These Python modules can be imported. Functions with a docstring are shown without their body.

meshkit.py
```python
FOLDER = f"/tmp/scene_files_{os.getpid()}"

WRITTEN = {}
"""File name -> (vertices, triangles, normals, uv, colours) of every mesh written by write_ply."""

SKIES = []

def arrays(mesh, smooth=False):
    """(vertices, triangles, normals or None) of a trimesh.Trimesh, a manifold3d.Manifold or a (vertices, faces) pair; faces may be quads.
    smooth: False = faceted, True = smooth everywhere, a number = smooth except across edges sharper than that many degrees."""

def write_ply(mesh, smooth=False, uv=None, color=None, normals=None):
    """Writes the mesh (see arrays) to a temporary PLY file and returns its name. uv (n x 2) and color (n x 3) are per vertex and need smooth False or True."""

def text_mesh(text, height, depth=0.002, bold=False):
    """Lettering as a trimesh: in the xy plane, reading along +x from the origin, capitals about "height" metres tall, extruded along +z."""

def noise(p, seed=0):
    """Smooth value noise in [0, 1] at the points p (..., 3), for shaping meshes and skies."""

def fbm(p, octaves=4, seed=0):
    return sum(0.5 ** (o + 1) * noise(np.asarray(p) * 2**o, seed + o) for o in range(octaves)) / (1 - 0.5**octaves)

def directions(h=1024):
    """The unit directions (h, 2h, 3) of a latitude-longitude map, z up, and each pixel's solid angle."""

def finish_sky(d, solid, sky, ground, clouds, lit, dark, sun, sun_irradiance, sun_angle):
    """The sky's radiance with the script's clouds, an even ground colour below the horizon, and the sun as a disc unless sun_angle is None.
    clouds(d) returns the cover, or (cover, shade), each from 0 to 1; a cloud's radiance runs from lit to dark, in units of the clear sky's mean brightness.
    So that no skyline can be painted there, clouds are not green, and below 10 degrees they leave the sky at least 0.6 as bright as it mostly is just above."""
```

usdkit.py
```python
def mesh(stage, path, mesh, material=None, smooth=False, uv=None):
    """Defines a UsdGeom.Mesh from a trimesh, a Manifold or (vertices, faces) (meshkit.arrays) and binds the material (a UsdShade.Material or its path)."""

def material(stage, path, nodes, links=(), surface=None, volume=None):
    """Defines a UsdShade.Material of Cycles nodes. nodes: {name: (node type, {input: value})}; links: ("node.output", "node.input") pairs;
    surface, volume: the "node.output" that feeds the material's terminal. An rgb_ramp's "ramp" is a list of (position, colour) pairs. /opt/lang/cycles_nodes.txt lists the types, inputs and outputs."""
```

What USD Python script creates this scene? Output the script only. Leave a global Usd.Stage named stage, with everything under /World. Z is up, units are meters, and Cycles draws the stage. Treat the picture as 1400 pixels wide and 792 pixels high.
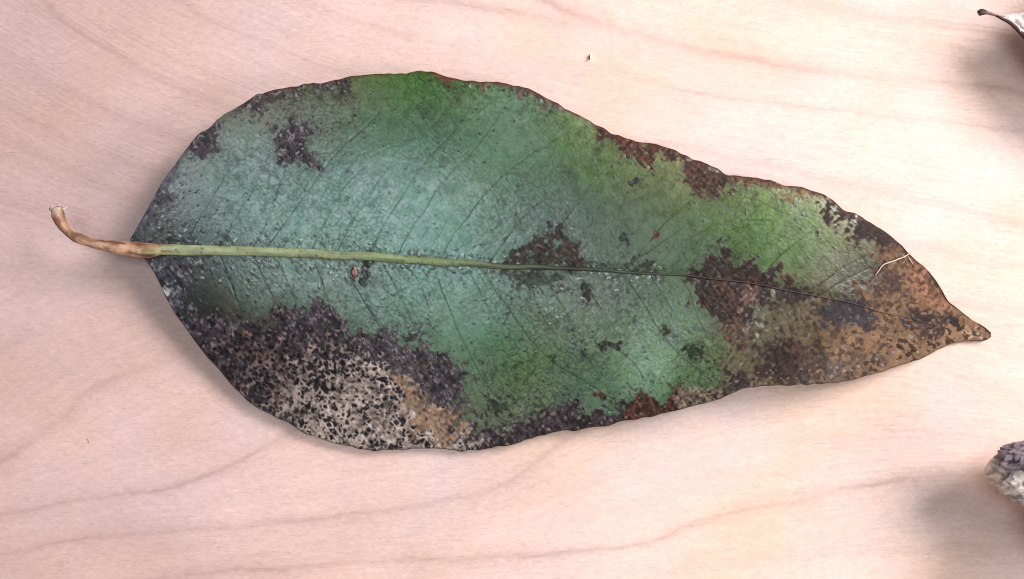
import math
import numpy as np
import trimesh
from scipy.ndimage import map_coordinates, gaussian_filter
from scipy.interpolate import RBFInterpolator
from scipy.spatial import cKDTree
from pxr import Usd, UsdGeom, UsdLux, UsdShade, Gf, Sdf, Vt
import usdkit

stage = Usd.Stage.CreateInMemory()
UsdGeom.SetStageUpAxis(stage, UsdGeom.Tokens.z)
UsdGeom.SetStageMetersPerUnit(stage, 1.0)
UsdGeom.Xform.Define(stage, '/World')
UsdGeom.Scope.Define(stage, '/World/Looks')

# ------------------------------------------------------------------ camera
S = 0.0001            # metres on the table per photograph pixel
H = 0.155             # camera height above the table
cam = UsdGeom.Camera.Define(stage, '/World/camera')
cam.CreateHorizontalApertureAttr(36.0)
cam.CreateVerticalApertureAttr(36.0 * 579 / 1024)
cam.CreateFocalLengthAttr(36.0 * H / 0.14)
cam.CreateClippingRangeAttr(Gf.Vec2f(0.005, 20))
cam.AddTranslateOp().Set(Gf.Vec3d(0, 0, H))
cam.CreateExposureAttr(0.09)

# ------------------------------------------------------------------ light (indoors: a lamp, a cool ceiling panel, the room)
def rect(name, pos, target, w, h, color, intensity):
    l = UsdLux.RectLight.Define(stage, '/World/' + name)
    l.CreateWidthAttr(w); l.CreateHeightAttr(h)
    l.CreateColorAttr(Gf.Vec3f(*color)); l.CreateIntensityAttr(intensity)
    p, t = np.array(pos, float), np.array(target, float)
    z = p - t; z /= np.linalg.norm(z)
    x = np.cross([0, 1, 0.01], z); x /= np.linalg.norm(x); y = np.cross(z, x)
    m = Gf.Matrix4d(*x, 0, *y, 0, *z, 0, *p, 1)
    l.AddTransformOp().Set(m)
    return l
rect('key_lamp', (0.31, 0.19, 0.30), (0, 0, 0), 0.19, 0.19, (1.0, 0.945, 0.93), 20.5)
rect('window', (0.40, -0.13, 0.21), (0, 0, 0), 0.20, 0.16, (1.0, 0.96, 0.94), 10.0)
rect('ceiling_panel', (-0.05, 0.06, 0.60), (-0.02, 0.01, 0), 0.22, 0.17, (0.82, 0.92, 1.0), 8.2)
dome = UsdLux.DomeLight.Define(stage, '/World/room_light')
dome.CreateIntensityAttr(1.0)
dm = usdkit.material(stage, '/World/Looks/room_glow', {"b": ("background_shader", {"color": (1.0, 0.87, 0.87), "strength": 0.15})}, [], surface="b.background")
UsdShade.MaterialBindingAPI.Apply(dome.GetPrim()).Bind(dm)

# ------------------------------------------------------------------ helpers
def lin(c):
    c = np.asarray(c, float) / 255.0
    return np.where(c <= 0.04045, c / 12.92, ((c + 0.055) / 1.055) ** 2.4)

def to_world(px, py, z):
    """a point seen at photograph pixel (px, py) that lies z metres above the table"""
    k = S * (H - z) / H
    return np.stack([(px - 700.0) * k, (396.0 - py) * k, z + 0 * px], -1)

_lat = {}
def vn(x, y, cell, seed):
    """smooth lattice noise, mean 0, about unit spread; x, y and cell in photograph pixels"""
    if seed not in _lat:
        _lat[seed] = np.random.default_rng(seed).standard_normal((512, 512))
    return 1.45 * map_coordinates(_lat[seed], [(np.asarray(y) / cell + 37.3 * (seed % 7)) % 511, (np.asarray(x) / cell + 91.7 + 13.1 * seed) % 511], order=3, mode='grid-wrap')

def fb(x, y, cell, seed, octaves=3, gain=0.55):
    t, n, a = 0, 0, 1.0
    for o in range(octaves):
        t = t + a * vn(x, y, cell / 2 ** o, seed + 101 * o); n += a * a; a *= gain
    return t / math.sqrt(n)

def ss(x, a, b):
    t = np.clip((x - a) / (b - a), 0, 1)
    return t * t * (3 - 2 * t)

def seg_dist(x, y, pts):
    d = np.full(np.shape(x), 1e9)
    for (ax, ay), (bx, by) in zip(pts[:-1], pts[1:]):
        vx, vy = bx - ax, by - ay
        t = np.clip(((x - ax) * vx + (y - ay) * vy) / (vx * vx + vy * vy + 1e-9), 0, 1)
        d = np.minimum(d, np.hypot(x - ax - t * vx, y - ay - t * vy))
    return d

def poly_sd(x, y, pts):
    """signed distance, positive inside"""
    pts = list(pts)
    d = seg_dist(x, y, pts + [pts[0]])
    inside = np.zeros(np.shape(x), bool)
    for (ax, ay), (bx, by) in zip(pts, pts[1:] + [pts[0]]):
        c = ((ay > y) != (by > y)) & (x < (bx - ax) * (y - ay) / ((by - ay) if by != ay else 1e-9) + ax)
        inside ^= c
    return np.where(inside, d, -d)

def smooth_line(pts, step=2.0):
    pts = np.asarray(pts, float)
    for _ in range(3):     # Chaikin
        q = np.empty((2 * len(pts), pts.shape[1]))
        q[0], q[-1] = pts[0], pts[-1]
        q[1:-1:2] = 0.75 * pts[:-1] + 0.25 * pts[1:]
        q[2:-1:2] = 0.25 * pts[:-1] + 0.75 * pts[1:]
        pts = q
    s = np.r_[0, np.cumsum(np.linalg.norm(np.diff(pts[:, :2], axis=0), axis=1))]
    k = np.r_[True, np.diff(s) > 1e-6]
    s, pts = s[k], pts[k]
    t = np.linspace(0, s[-1], max(3, int(s[-1] / step) + 1))
    return np.stack([np.interp(t, s, pts[:, i]) for i in range(pts.shape[1])], 1)

_count = {}
def numbered(parent, name):
    k = (parent, name); n = _count.get(k, 0); _count[k] = n + 1
    return f'{parent}/{name}' + (f'_{n:03d}' if n else '')

def obj(name, mesh, mat, parent='/World', smooth=True, alb=None, rgh=None, spc=None):
    m = usdkit.mesh(stage, numbered(parent, name), mesh, mat, smooth=smooth)
    api = UsdGeom.PrimvarsAPI(m)
    if alb is not None:
        api.CreatePrimvar('alb', Sdf.ValueTypeNames.Color3fArray, 'vertex').Set(Vt.Vec3fArray.FromNumpy(np.ascontiguousarray(alb, np.float32)))
    if rgh is not None:
        api.CreatePrimvar('rgh', Sdf.ValueTypeNames.FloatArray, 'vertex').Set(Vt.FloatArray.FromNumpy(np.ascontiguousarray(rgh, np.float32)))
    if rgh is not None:
        spc = np.full(len(rgh), .4) if spc is None else spc
        api.CreatePrimvar('spc', Sdf.ValueTypeNames.FloatArray, 'vertex').Set(Vt.FloatArray.FromNumpy(np.ascontiguousarray(spc, np.float32)))
    return m.GetPrim()

def tag(p, label=None, cat=None, group=None, kind=None):
    for k, v in (('label', label), ('category', cat), ('group', group), ('kind', kind)):
        if v: p.SetCustomDataByKey(k, v)
    return p

def thing(name, label, cat, loc=(0, 0, 0)):
    path = numbered('/World', name)
    x = UsdGeom.Xform.Define(stage, path); x.AddTranslateOp().Set(Gf.Vec3d(*map(float, loc)))
    tag(x.GetPrim(), label, cat)
    return path

def grid_faces(nr, nc, flip=False):
    i = np.arange(nr * nc).reshape(nr, nc)
    a, b, c, d = i[:-1, :-1].ravel(), i[:-1, 1:].ravel(), i[1:, 1:].ravel(), i[1:, :-1].ravel()
    f = np.vstack([np.stack([a, d, c], 1), np.stack([a, c, b], 1)])
    return f[:, ::-1] if flip else f

def tube(path, radius, sides=12, flat=1.0, bump=0.0, seed=1, caps=True):
    """swept tube along a world polyline; flat squeezes it vertically"""
    path = np.asarray(path, float); n = len(path)
    radius = np.broadcast_to(radius, n)
    t = np.gradient(path, axis=0); t /= np.linalg.norm(t, axis=1, keepdims=True)
    side = np.cross([0, 0, 1.0], t); side /= np.linalg.norm(side, axis=1, keepdims=True) + 1e-12
    up = np.cross(t, side)
    a = np.linspace(0, 2 * np.pi, sides, endpoint=False)
    rr = radius[:, None] * np.ones(sides)
    if bump:
        sl = np.r_[0, np.cumsum(np.linalg.norm(np.diff(path, axis=0), axis=1))] / S
        for cell, w in ((26, .6), (9, .5), (4, .3)):
            rr = rr * (1 + bump * w * vn(sl[:, None] + 0 * a, 200 + seed * 40 + (np.abs(a - np.pi))[None, :] * 7 * 9 / cell + 0 * sl[:, None], cell, 300 + seed))
    v = path[:, None] + side[:, None] * (rr * np.cos(a))[..., None] + up[:, None] * (rr * np.sin(a) * flat)[..., None]
    v = v.reshape(-1, 3)
    i = np.arange(n * sides).reshape(n, sides); j = np.roll(i, -1, 1)
    f = np.vstack([np.stack([i[:-1].ravel(), j[:-1].ravel(), j[1:].ravel()], 1), np.stack([i[:-1].ravel(), j[1:].ravel(), i[1:].ravel()], 1)])
    if caps:
        v = np.vstack([v, path[:1], path[-1:]]); c0, c1 = n * sides, n * sides + 1
        f = np.vstack([f, np.stack([np.full(sides, c0), j[0], i[0]], 1), np.stack([np.full(sides, c1), i[-1], j[-1]], 1)])
    return v, f

# ------------------------------------------------------------------ materials
wood_mat = usdkit.material(stage, '/World/Looks/pale_maple', {
    "a": ("attribute", {"attribute": "alb"}),
    "g": ("geometry", {}),
    "m": ("mapping", {"scale": (1500, 5200, 1)}),
    "m2": ("mapping", {"scale": (320, 4800, 1), "rotation": (0, 0, 0.03)}),
    "n2": ("noise_texture", {"scale": 1.0, "detail": 2.0, "roughness": 0.5}),
    "r2": ("map_range", {"from_min": 0.60, "from_max": 0.72, "to_min": 1.02, "to_max": 0.875, "clamp": True}),
    "mx2": ("mix", {"mix_type": "multiply", "fac": 1.0}),
    "n": ("noise_texture", {"scale": 1.0, "detail": 3.0, "roughness": 0.65}),
    "r": ("map_range", {"from_min": 0.3, "from_max": 0.7, "to_min": 0.94, "to_max": 1.06}),
    "mx": ("mix", {"mix_type": "multiply", "fac": 1.0}),
    "b": ("bump", {"strength": 0.25, "distance": 0.00006}),
    "p": ("principled_bsdf", {"roughness": 0.46, "specular_ior_level": 0.45}),
}, [("g.position", "m.vector"), ("m.vector", "n.vector"), ("n.fac", "r.value"), ("a.color", "mx.color1"), ("r.result", "mx.color2"),
    ("g.position", "m2.vector"), ("m2.vector", "n2.vector"), ("n2.fac", "r2.value"), ("mx.color", "mx2.color1"), ("r2.result", "mx2.color2"),
    ("mx2.color", "p.base_color"), ("n.fac", "b.height"), ("b.normal", "p.normal")], surface="p.BSDF")

def plant_mat(name, scale=9000, lo=0.86, hi=1.14, bump=0.3, dist=0.00005):
    return usdkit.material(stage, '/World/Looks/' + name, {
        "a": ("attribute", {"attribute": "alb"}), "q": ("attribute", {"attribute": "rgh"}), "k": ("attribute", {"attribute": "spc"}),
        "g": ("geometry", {}),
        "n": ("noise_texture", {"scale": scale, "detail": 2.0, "roughness": 0.6}),
        "r": ("map_range", {"from_min": 0.3, "from_max": 0.7, "to_min": lo, "to_max": hi}),
        "mx": ("mix", {"mix_type": "multiply", "fac": 1.0}),
        "b": ("bump", {"strength": bump, "distance": dist}),
        "p": ("principled_bsdf", {}),
    }, [("g.position", "n.vector"), ("n.fac", "r.value"), ("a.color", "mx.color1"), ("r.result", "mx.color2"), ("mx.color", "p.base_color"),
        ("q.fac", "p.roughness"), ("k.fac", "p.specular_ior_level"), ("n.fac", "b.height"), ("b.normal", "p.normal")], surface="p.BSDF")
blade_mat = plant_mat('leaf_blade', 9000, .86, 1.14, .08)
stalk_mat = plant_mat('leaf_stalk', 7000, 0.8, 1.2)
dry_mat = plant_mat('dry_leaf', 6000, 0.75, 1.25, 0.4, 0.0001)

# ------------------------------------------------------------------ table top
grain = [  # (polyline in photograph pixels, width, strength)
    ([(40, -20), (61, 4), (114, 50), (179, 89), (250, 123), (293, 139), (360, 165)], 5, .75),
    ([(200, -20), (250, 7), (311, 39), (368, 64), (429, 88), (520, 115)], 5, .6),
    ([(-60, 55), (0, 79), (64, 114), (143, 150), (214, 182), (300, 210)], 7, .45),
    ([(-60, 115), (0, 143), (54, 171), (107, 200), (179, 223), (260, 250)], 6, .5),
    ([(-60, 168), (14, 196), (89, 229), (168, 264), (230, 290)], 6, .45),
    ([(-60, 250), (20, 275), (90, 300), (170, 330)], 8, .25),
    ([(380, -16), (421, 4), (464, 21), (560, 52)], 5, .4),
    ([(540, -4), (600, 3), (650, 9), (715, 18), (770, 32)], 7, .95),
    ([(735, -6), (775, 15), (825, 35), (900, 57), (960, 70), (1050, 87), (1150, 102), (1300, 115), (1460, 135)], 7, .8),
    ([(820, 90), (870, 105), (950, 130), (1100, 147), (1290, 165), (1460, 188)], 3, .55),
    ([(1040, -8), (1100, 5), (1185, 20), (1300, 37), (1460, 60)], 8, .45),
    ([(900, 195), (1000, 215), (1100, 240), (1200, 262), (1262, 274), (1297, 282), (1350, 300), (1400, 307), (1480, 318)], 6, .55),
    ([(1200, 322), (1276, 340), (1333, 354), (1400, 365), (1480, 380)], 7, .4),
    ([(1290, 412), (1361, 425), (1480, 432)], 5, .35),
    ([(1270, 490), (1320, 520), (1370, 540), (1470, 556)], 7, .3),
    ([(-40, 497), (0, 478), (30, 452), (42, 425), (36, 395), (15, 380), (-40, 376)], 7, .3),
    ([(-60, 655), (0, 629), (31, 611), (80, 578), (115, 533), (178, 509), (222, 498), (258, 476), (330, 440)], 5, .8),
    ([(-60, 718), (0, 707), (67, 691), (124, 682), (222, 669), (284, 649), (329, 631), (373, 604), (440, 570)], 4, .8),
    ([(-60, 776), (0, 760), (67, 744), (129, 733), (222, 729), (311, 722), (382, 716), (444, 709), (498, 702), (590, 690), (660, 676), (705, 655), (740, 625), (790, 590)], 4, .65),
    ([(180, 800), (250, 785), (380, 776), (500, 770), (620, 766), (700, 762), (775, 757), (850, 750), (900, 740), (935, 722), (1000, 702), (1060, 691), (1125, 675), (1180, 664), (1230, 655), (1300, 652), (1345, 652), (1470, 648)], 4.5, .8),
    ([(900, 790), (1000, 772), (1100, 760), (1250, 752), (1470, 745)], 8, .22),
    ([(1000, 610), (1100, 600), (1250, 598), (1470, 592)], 8, .2),
]
def make_table():
    ext = np.array([60, 140, 300, 600, 1100, 2000, 3500.0])
    gx = np.r_[-(ext[::-1] + 20), np.arange(-20, 1421, 1.45), 1420 + ext]
    gy = np.r_[-(ext[::-1] + 16), np.arange(-16, 809, 1.45), 808 + ext]
    X, Y = np.meshgrid(gx, gy)
    # grain direction, interpolated from the lines themselves
    mid, tan = [], []
    for pts, w, s in grain:
        p = smooth_line(pts, 50)
        for a, b in zip(p[:-1], p[1:]):
            if b[0] < a[0]: continue
            mid.append((a + b) / 2); tan.append((b[1] - a[1]) / max(b[0] - a[0], 12))
    mid, tan = np.array(mid), np.array(tan)
    tree = cKDTree(mid)
    cx, cy = np.meshgrid(np.arange(-100, 1501, 25), np.arange(-100, 901, 25))
    d, i = tree.query(np.stack([cx.ravel(), cy.ravel()], 1), k=10)
    w = 1 / (d + 25) ** 2
    slope = gaussian_filter(((w * tan[i]).sum(1) / w.sum(1)).reshape(cx.shape), 1.6)
    def slope_at(x, y):
        return map_coordinates(slope, [(np.clip(y, -100, 900) + 100) / 25, (np.clip(x, -100, 1500) + 100) / 25], order=1)
    # streaks: white noise dragged along the grain
    streak_f = np.zeros(X.shape); streak_c = np.zeros(X.shape)
    for sg in (-1, 1):
        px, py = X.copy(), Y.copy()
        for k in range(14):
            streak_f += vn(px, py, 2.4, 11); 
            if k % 2 == 0: streak_c += vn(px, py, 9, 12)
            dx = 2.6 * sg
            py = py + slope_at(px, py) * dx; px = px + dx
    streak_f /= streak_f.std(); streak_c /= streak_c.std()
    dark = np.zeros(X.shape)
    wx, wy = X + 1.0 * vn(X, Y, 30, 21), Y + 1.0 * vn(X, Y, 40, 22) + 0.5 * vn(X, Y, 7, 23)
    for n, (pts, w, s) in enumerate(grain):
        p = smooth_line(pts, 14)
        x0, x1, y0, y1 = p[:, 0].min() - 50, p[:, 0].max() + 50, p[:, 1].min() - 50, p[:, 1].max() + 50
        c = np.nonzero((gx > x0) & (gx < x1))[0]; r = np.nonzero((gy > y0) & (gy < y1))[0]
        if not len(c) or not len(r): continue
        sl = np.s_[r[0]:r[-1] + 1, c[0]:c[-1] + 1]
        d = seg_dist(wx[sl], wy[sl], p)
        fade = 0.85 + 0.18 * vn(X[sl] + 400 * n, Y[sl], 90, 24)
        dark[sl] = np.maximum(dark[sl], s * np.clip(fade, .25, 1.2) * (0.62 * np.exp(-(d / (w * .85)) ** 2) + 0.32 * np.exp(-(d / (w * 3.0)) ** 2)))
    # side light painted into the plank: greyer, pinker at left, creamier at right
    t = ss(X, 150, 1000)[..., None]
    col = lin((220, 188, 180)) * (1 - t) + lin((234, 205, 192)) * t
    col = col * (1 - .10 * ss(-X - .6 * Y, -520, 0))[..., None] * (1 + .035 * ss(Y, 430, 700))[..., None]  # lamp falloff painted in as well: top left darkened, bottom lifted
    cloud = fb(X, Y * 1.6, 190, 31)[..., None]
    col = col * (1 + 0.030 * cloud) * (1 + np.array([0.0, .012, .036]) * fb(X, Y, 120, 33)[..., None])
    tex = 0.012 * streak_f + 0.010 * streak_c + 0.020 * vn(X * .7, Y * 1.6, 2.8, 41) + 0.014 * vn(X * .7, Y * 1.6, 6, 42)
    far = ((X < -18) | (X > 1418) | (Y < -14) | (Y > 806))
    tex = np.where(far, 0, tex)
    col = col * (1 + tex[..., None])
    gcol = lin((158, 122, 114))
    m = np.clip(dark * 0.43 * (1 + 0.16 * streak_f), 0, 0.8)[..., None]
    col = col * (1 - m) + gcol * m
    V = np.stack([(X - 700) * S, (396 - Y) * S, np.where(far, 0, -0.00003 * dark + 0.000006 * streak_f)], -1).reshape(-1, 3)
    F = grid_faces(*X.shape)
    # edge of the board: sides and underside
    n = len(V); x0, x1, y0, y1 = V[:, 0].min(), V[:, 0].max(), V[:, 1].min(), V[:, 1].max()
    box = np.array([(x0, y0, 0), (x1, y0, 0), (x1, y1, 0), (x0, y1, 0), (x0, y0, -.025), (x1, y0, -.025), (x1, y1, -.025), (x0, y1, -.025)])
    bf = np.array([(0, 4, 5), (0, 5, 1), (1, 5, 6), (1, 6, 2), (2, 6, 7), (2, 7, 3), (3, 7, 4), (3, 4, 0), (4, 7, 6), (4, 6, 5)]) + n
    alb = np.vstack([col.reshape(-1, 3), np.tile(lin((225, 195, 186)), (8, 1))])
    p = obj('tabletop', (np.vstack([V, box]), np.vstack([F, bf])), wood_mat, alb=np.clip(alb, 0.01, 0.95))
    tag(p, 'pale pinkish maple tabletop with fine brown grain lines', None, kind='structure')
make_table()

# ------------------------------------------------------------------ the leaf
TOP = [(178, 328), (186, 313), (196, 296), (221, 250), (252.5, 205.5), (270, 184), (286, 175), (300, 162), (320, 149), (351.5, 129.5), (376, 123), (415, 116.4), (450, 112),
       (482, 103.5), (506, 102), (545, 101), (560, 98.5), (572, 96.5), (591, 99.5), (605, 104), (634, 109), (655, 112), (680, 112), (697, 117), (726, 122), (750, 134.5), (770, 146), (792, 158),
       (814, 171), (828, 176), (835, 183), (870, 192), (898, 199), (923, 205), (944, 216), (969, 226), (994, 238), (1026, 242), (1056, 248), (1086, 253), (1100, 257), (1128, 266), (1142, 276),
       (1152, 285), (1181, 298), (1220, 323), (1243, 347), (1262, 363), (1281, 386), (1297, 411), (1312, 423), (1333, 440), (1346, 447), (1352, 452), (1355, 456)]
BOT = [(178, 334), (198, 354), (210, 372), (226, 407), (238, 427), (252, 446), (270, 471), (284, 488), (302, 510), (323, 534), (341, 552), (362, 563), (383, 573), (412, 590), (443, 601), (450, 604),
       (478, 609.5), (500, 616), (535, 616), (574, 613), (605, 614), (627, 617.5), (662, 614), (711, 605), (747, 593), (771, 588), (803, 586.5), (831, 582), (863, 574), (891, 570), (920, 562),
       (948, 555), (976, 548), (997, 541), (1013, 532), (1043, 528), (1068, 526.6), (1100, 527), (1140, 524), (1180, 515), (1234, 499), (1255, 492), (1276, 483), (1297, 472), (1326, 467), (1345, 466), (1352, 464), (1355, 460)]
RIB = [(206, 342), (224, 341.5), (300, 342), (400, 345.5), (500, 351), (580, 356), (650, 361.5), (700, 364), (750, 366), (803, 368.5), (850, 372), (900, 375), (944, 377), (997, 382.5), (1050, 392), (1093, 400.5), (1138, 409), (1180, 420), (1230, 433), (1290, 447), (1340, 457)]
def top_y(x): return np.interp(x, *zip(*TOP))
def bot_y(x): return np.interp(x, *zip(*BOT))
def rib_y(x): return np.interp(x, *zip(*RIB))

# how high above the table the blade lies (x, y, millimetres)
ZPTS = np.array([(178, 330, 6.8), (200, 300, 7.0), (230, 240, 6.8), (300, 165, 5.4), (400, 118, 3.6), (570, 98, 2.6), (700, 118, 2.2), (830, 180, 2.0), (960, 225, 1.8), (1090, 255, 1.7), (1220, 325, 1.2), (1300, 412, .8), (1352, 455, .7),
                 (205, 365, 5.6), (240, 430, 3.9), (300, 508, 2.6), (380, 572, 1.9), (500, 614, 1.6), (630, 616, 1.6), (750, 592, 2.2), (830, 581, 3.0), (920, 562, 5.2), (1000, 540, 7.4), (1090, 527, 7.6), (1180, 514, 5.0), (1260, 490, 1.8), (1320, 468, 0.9),
                 (300, 342, 5.0), (450, 348, 4.2), (600, 357, 3.7), (750, 366, 3.4), (900, 375, 3.2), (1050, 392, 3.0), (1200, 425, 2.0),
                 (350, 230, 4.7), (500, 220, 4.2), (650, 230, 3.8), (800, 270, 3.3), (950, 300, 2.8), (1080, 320, 2.4), (330, 430, 4.6), (480, 480, 3.6), (640, 490, 3.2), (800, 480, 3.4), (930, 470, 3.9), (1060, 460, 3.8)])
_zi = RBFInterpolator(ZPTS[:, :2] / 200, ZPTS[:, 2], kernel='thin_plate_spline', smoothing=0.02)
_zx, _zy = np.meshgrid(np.arange(40, 1401, 20.0), np.arange(60, 661, 20.0))
ZG = _zi(np.stack([_zx.ravel(), _zy.ravel()], 1) / 200).reshape(_zx.shape)
def base_z(x, y):
    x, y = np.broadcast_arrays(np.asarray(x, float), np.asarray(y, float))
    r = 0.001 * map_coordinates(ZG, [(np.atleast_1d(y) - 60) / 20, (np.atleast_1d(x) - 40) / 20], order=3, mode='nearest')
    return r.reshape(x.shape)

UP_VEINS = [[(345, 340), (358, 322), (374, 275), (390, 232)], [(362, 343), (376, 324), (405, 283), (433, 243), (465, 202), (500, 174), (521, 151)], [(425, 345), (446, 300), (468, 255), (498, 228)],
            [(462, 347), (478, 306), (503, 271), (535, 220)], [(500, 350), (508, 340), (530, 300), (554, 262), (591, 207), (614, 190), (644, 144)], [(543, 353), (552, 333), (581, 285), (616, 235), (648, 207), (690, 147)],
            [(600, 356), (611, 336), (637, 299), (683, 243), (726, 211), (772, 182)], [(668, 361), (676, 352), (704, 310), (729, 285), (760, 262)], [(735, 364), (752, 335), (775, 300), (800, 262), (824, 235)],
            [(852, 372), (867, 358), (905, 332), (935, 312)], [(890, 330), (916, 297), (948, 272)], [(960, 378), (985, 350), (1010, 325)], [(1040, 388), (1050, 365), (1085, 333), (1128, 305)],
            [(1098, 400), (1117, 393), (1145, 370), (1184, 350)], [(1120, 404), (1150, 385), (1190, 366)], [(250, 341), (272, 300), (300, 258), (318, 222)], [(300, 342), (318, 305), (345, 262)]]
LOW_VEINS = [[(300, 346), (316, 389), (330, 428)], [(343, 348), (351, 361), (369, 400), (387, 435), (400, 470)], [(378, 349), (392, 385), (404, 415)], [(426, 350), (433, 361), (447, 414), (462, 450)], [(468, 353), (480, 385), (496, 409), (515, 442), (545, 485), (590, 512), (625, 555), (655, 595)],
             [(545, 358), (572, 380), (588, 428)], [(520, 356), (545, 400), (565, 445)], [(590, 360), (616, 428), (637, 478), (669, 534), (690, 556), (708, 575)], [(640, 364), (655, 400), (672, 432)], [(655, 365), (676, 393), (697, 425), (726, 467), (757, 499), (803, 524), (849, 554)],
             [(720, 368), (740, 432), (750, 446)], [(740, 369), (765, 411), (796, 471)], [(790, 371), (817, 416), (849, 462)], [(850, 374), (874, 404), (905, 457), (934, 492), (969, 513), (994, 527)], [(930, 380), (941, 393), (958, 442), (980, 481)],
             [(845, 478), (868, 498), (877, 514)], [(890, 376), (912, 410), (930, 440)], [(1000, 386), (1018, 440), (1047, 485)], [(1060, 398), (1075, 430), (1085, 450)], [(1085, 402), (1098, 440), (1112, 462)]]

def between(veins):
    out, vs = [], sorted(veins, key=lambda q: q[0][0])
    for n, (a, b) in enumerate(zip(vs[:-1], vs[1:])):
        a, b = np.array(a, float), np.array(b, float)
        if abs(a[0][0] - b[0][0]) > 95 or abs(a[0][1] - b[0][1]) > 60: continue
        ra = [np.stack([np.interp(np.linspace(0, 1, 9), np.linspace(0, 1, len(q)), q[:, k]) for k in range(2)], 1) for q in (a, b)]
        for w in ((.5,) if abs(a[0][0] - b[0][0]) < 45 else (.34, .67)):
            out.append(((1 - w) * ra[0] + w * ra[1])[:6 + n % 3].tolist())
    return out
FINE_VEINS = between(UP_VEINS) + between(LOW_VEINS)

GREEN = [  # (x, y, colour as it shows, part of the bluish sheen painted in)
    (200, 310, 94, 104, 106), (230, 280, 98, 112, 112), (300, 250, 84, 122, 110), (300, 180, 98, 116, 106), (420, 260, 80, 128, 112), (420, 140, 106, 116, 98), (500, 160, 88, 120, 92), (560, 125, 74, 120, 66), (610, 140, 78, 118, 72), (560, 210, 78, 125, 104),
    (560, 310, 98, 148, 134), (450, 320, 94, 142, 124), (350, 310, 86, 126, 114), (680, 150, 98, 140, 110), (740, 180, 90, 128, 96), (680, 260, 74, 118, 86), (650, 330, 88, 136, 118), (800, 200, 84, 122, 66), (830, 240, 80, 112, 70), (900, 240, 100, 120, 72),
    (770, 290, 64, 98, 78), (860, 310, 78, 106, 80), (950, 290, 80, 112, 66), (1040, 300, 82, 130, 62), (1080, 278, 116, 148, 86), (1120, 340, 94, 122, 76), (1020, 340, 78, 116, 60), (1150, 350, 100, 106, 70), (1010, 262, 98, 124, 70),
    (270, 395, 72, 80, 74), (310, 405, 78, 92, 78), (350, 400, 80, 108, 92), (450, 390, 86, 122, 106), (560, 400, 94, 140, 124), (560, 440, 96, 136, 116), (620, 460, 90, 132, 106), (690, 480, 74, 118, 78), (730, 500, 92, 126, 80), (680, 420, 88, 130, 110),
    (760, 420, 84, 110, 82), (830, 420, 92, 118, 96), (870, 500, 84, 130, 78), (940, 510, 96, 136, 92), (940, 430, 84, 122, 86), (780, 530, 84, 118, 96), (650, 540, 98, 126, 102), (720, 550, 102, 126, 98), (900, 400, 80, 110, 82), (980, 450, 98, 112, 84)]

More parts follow.
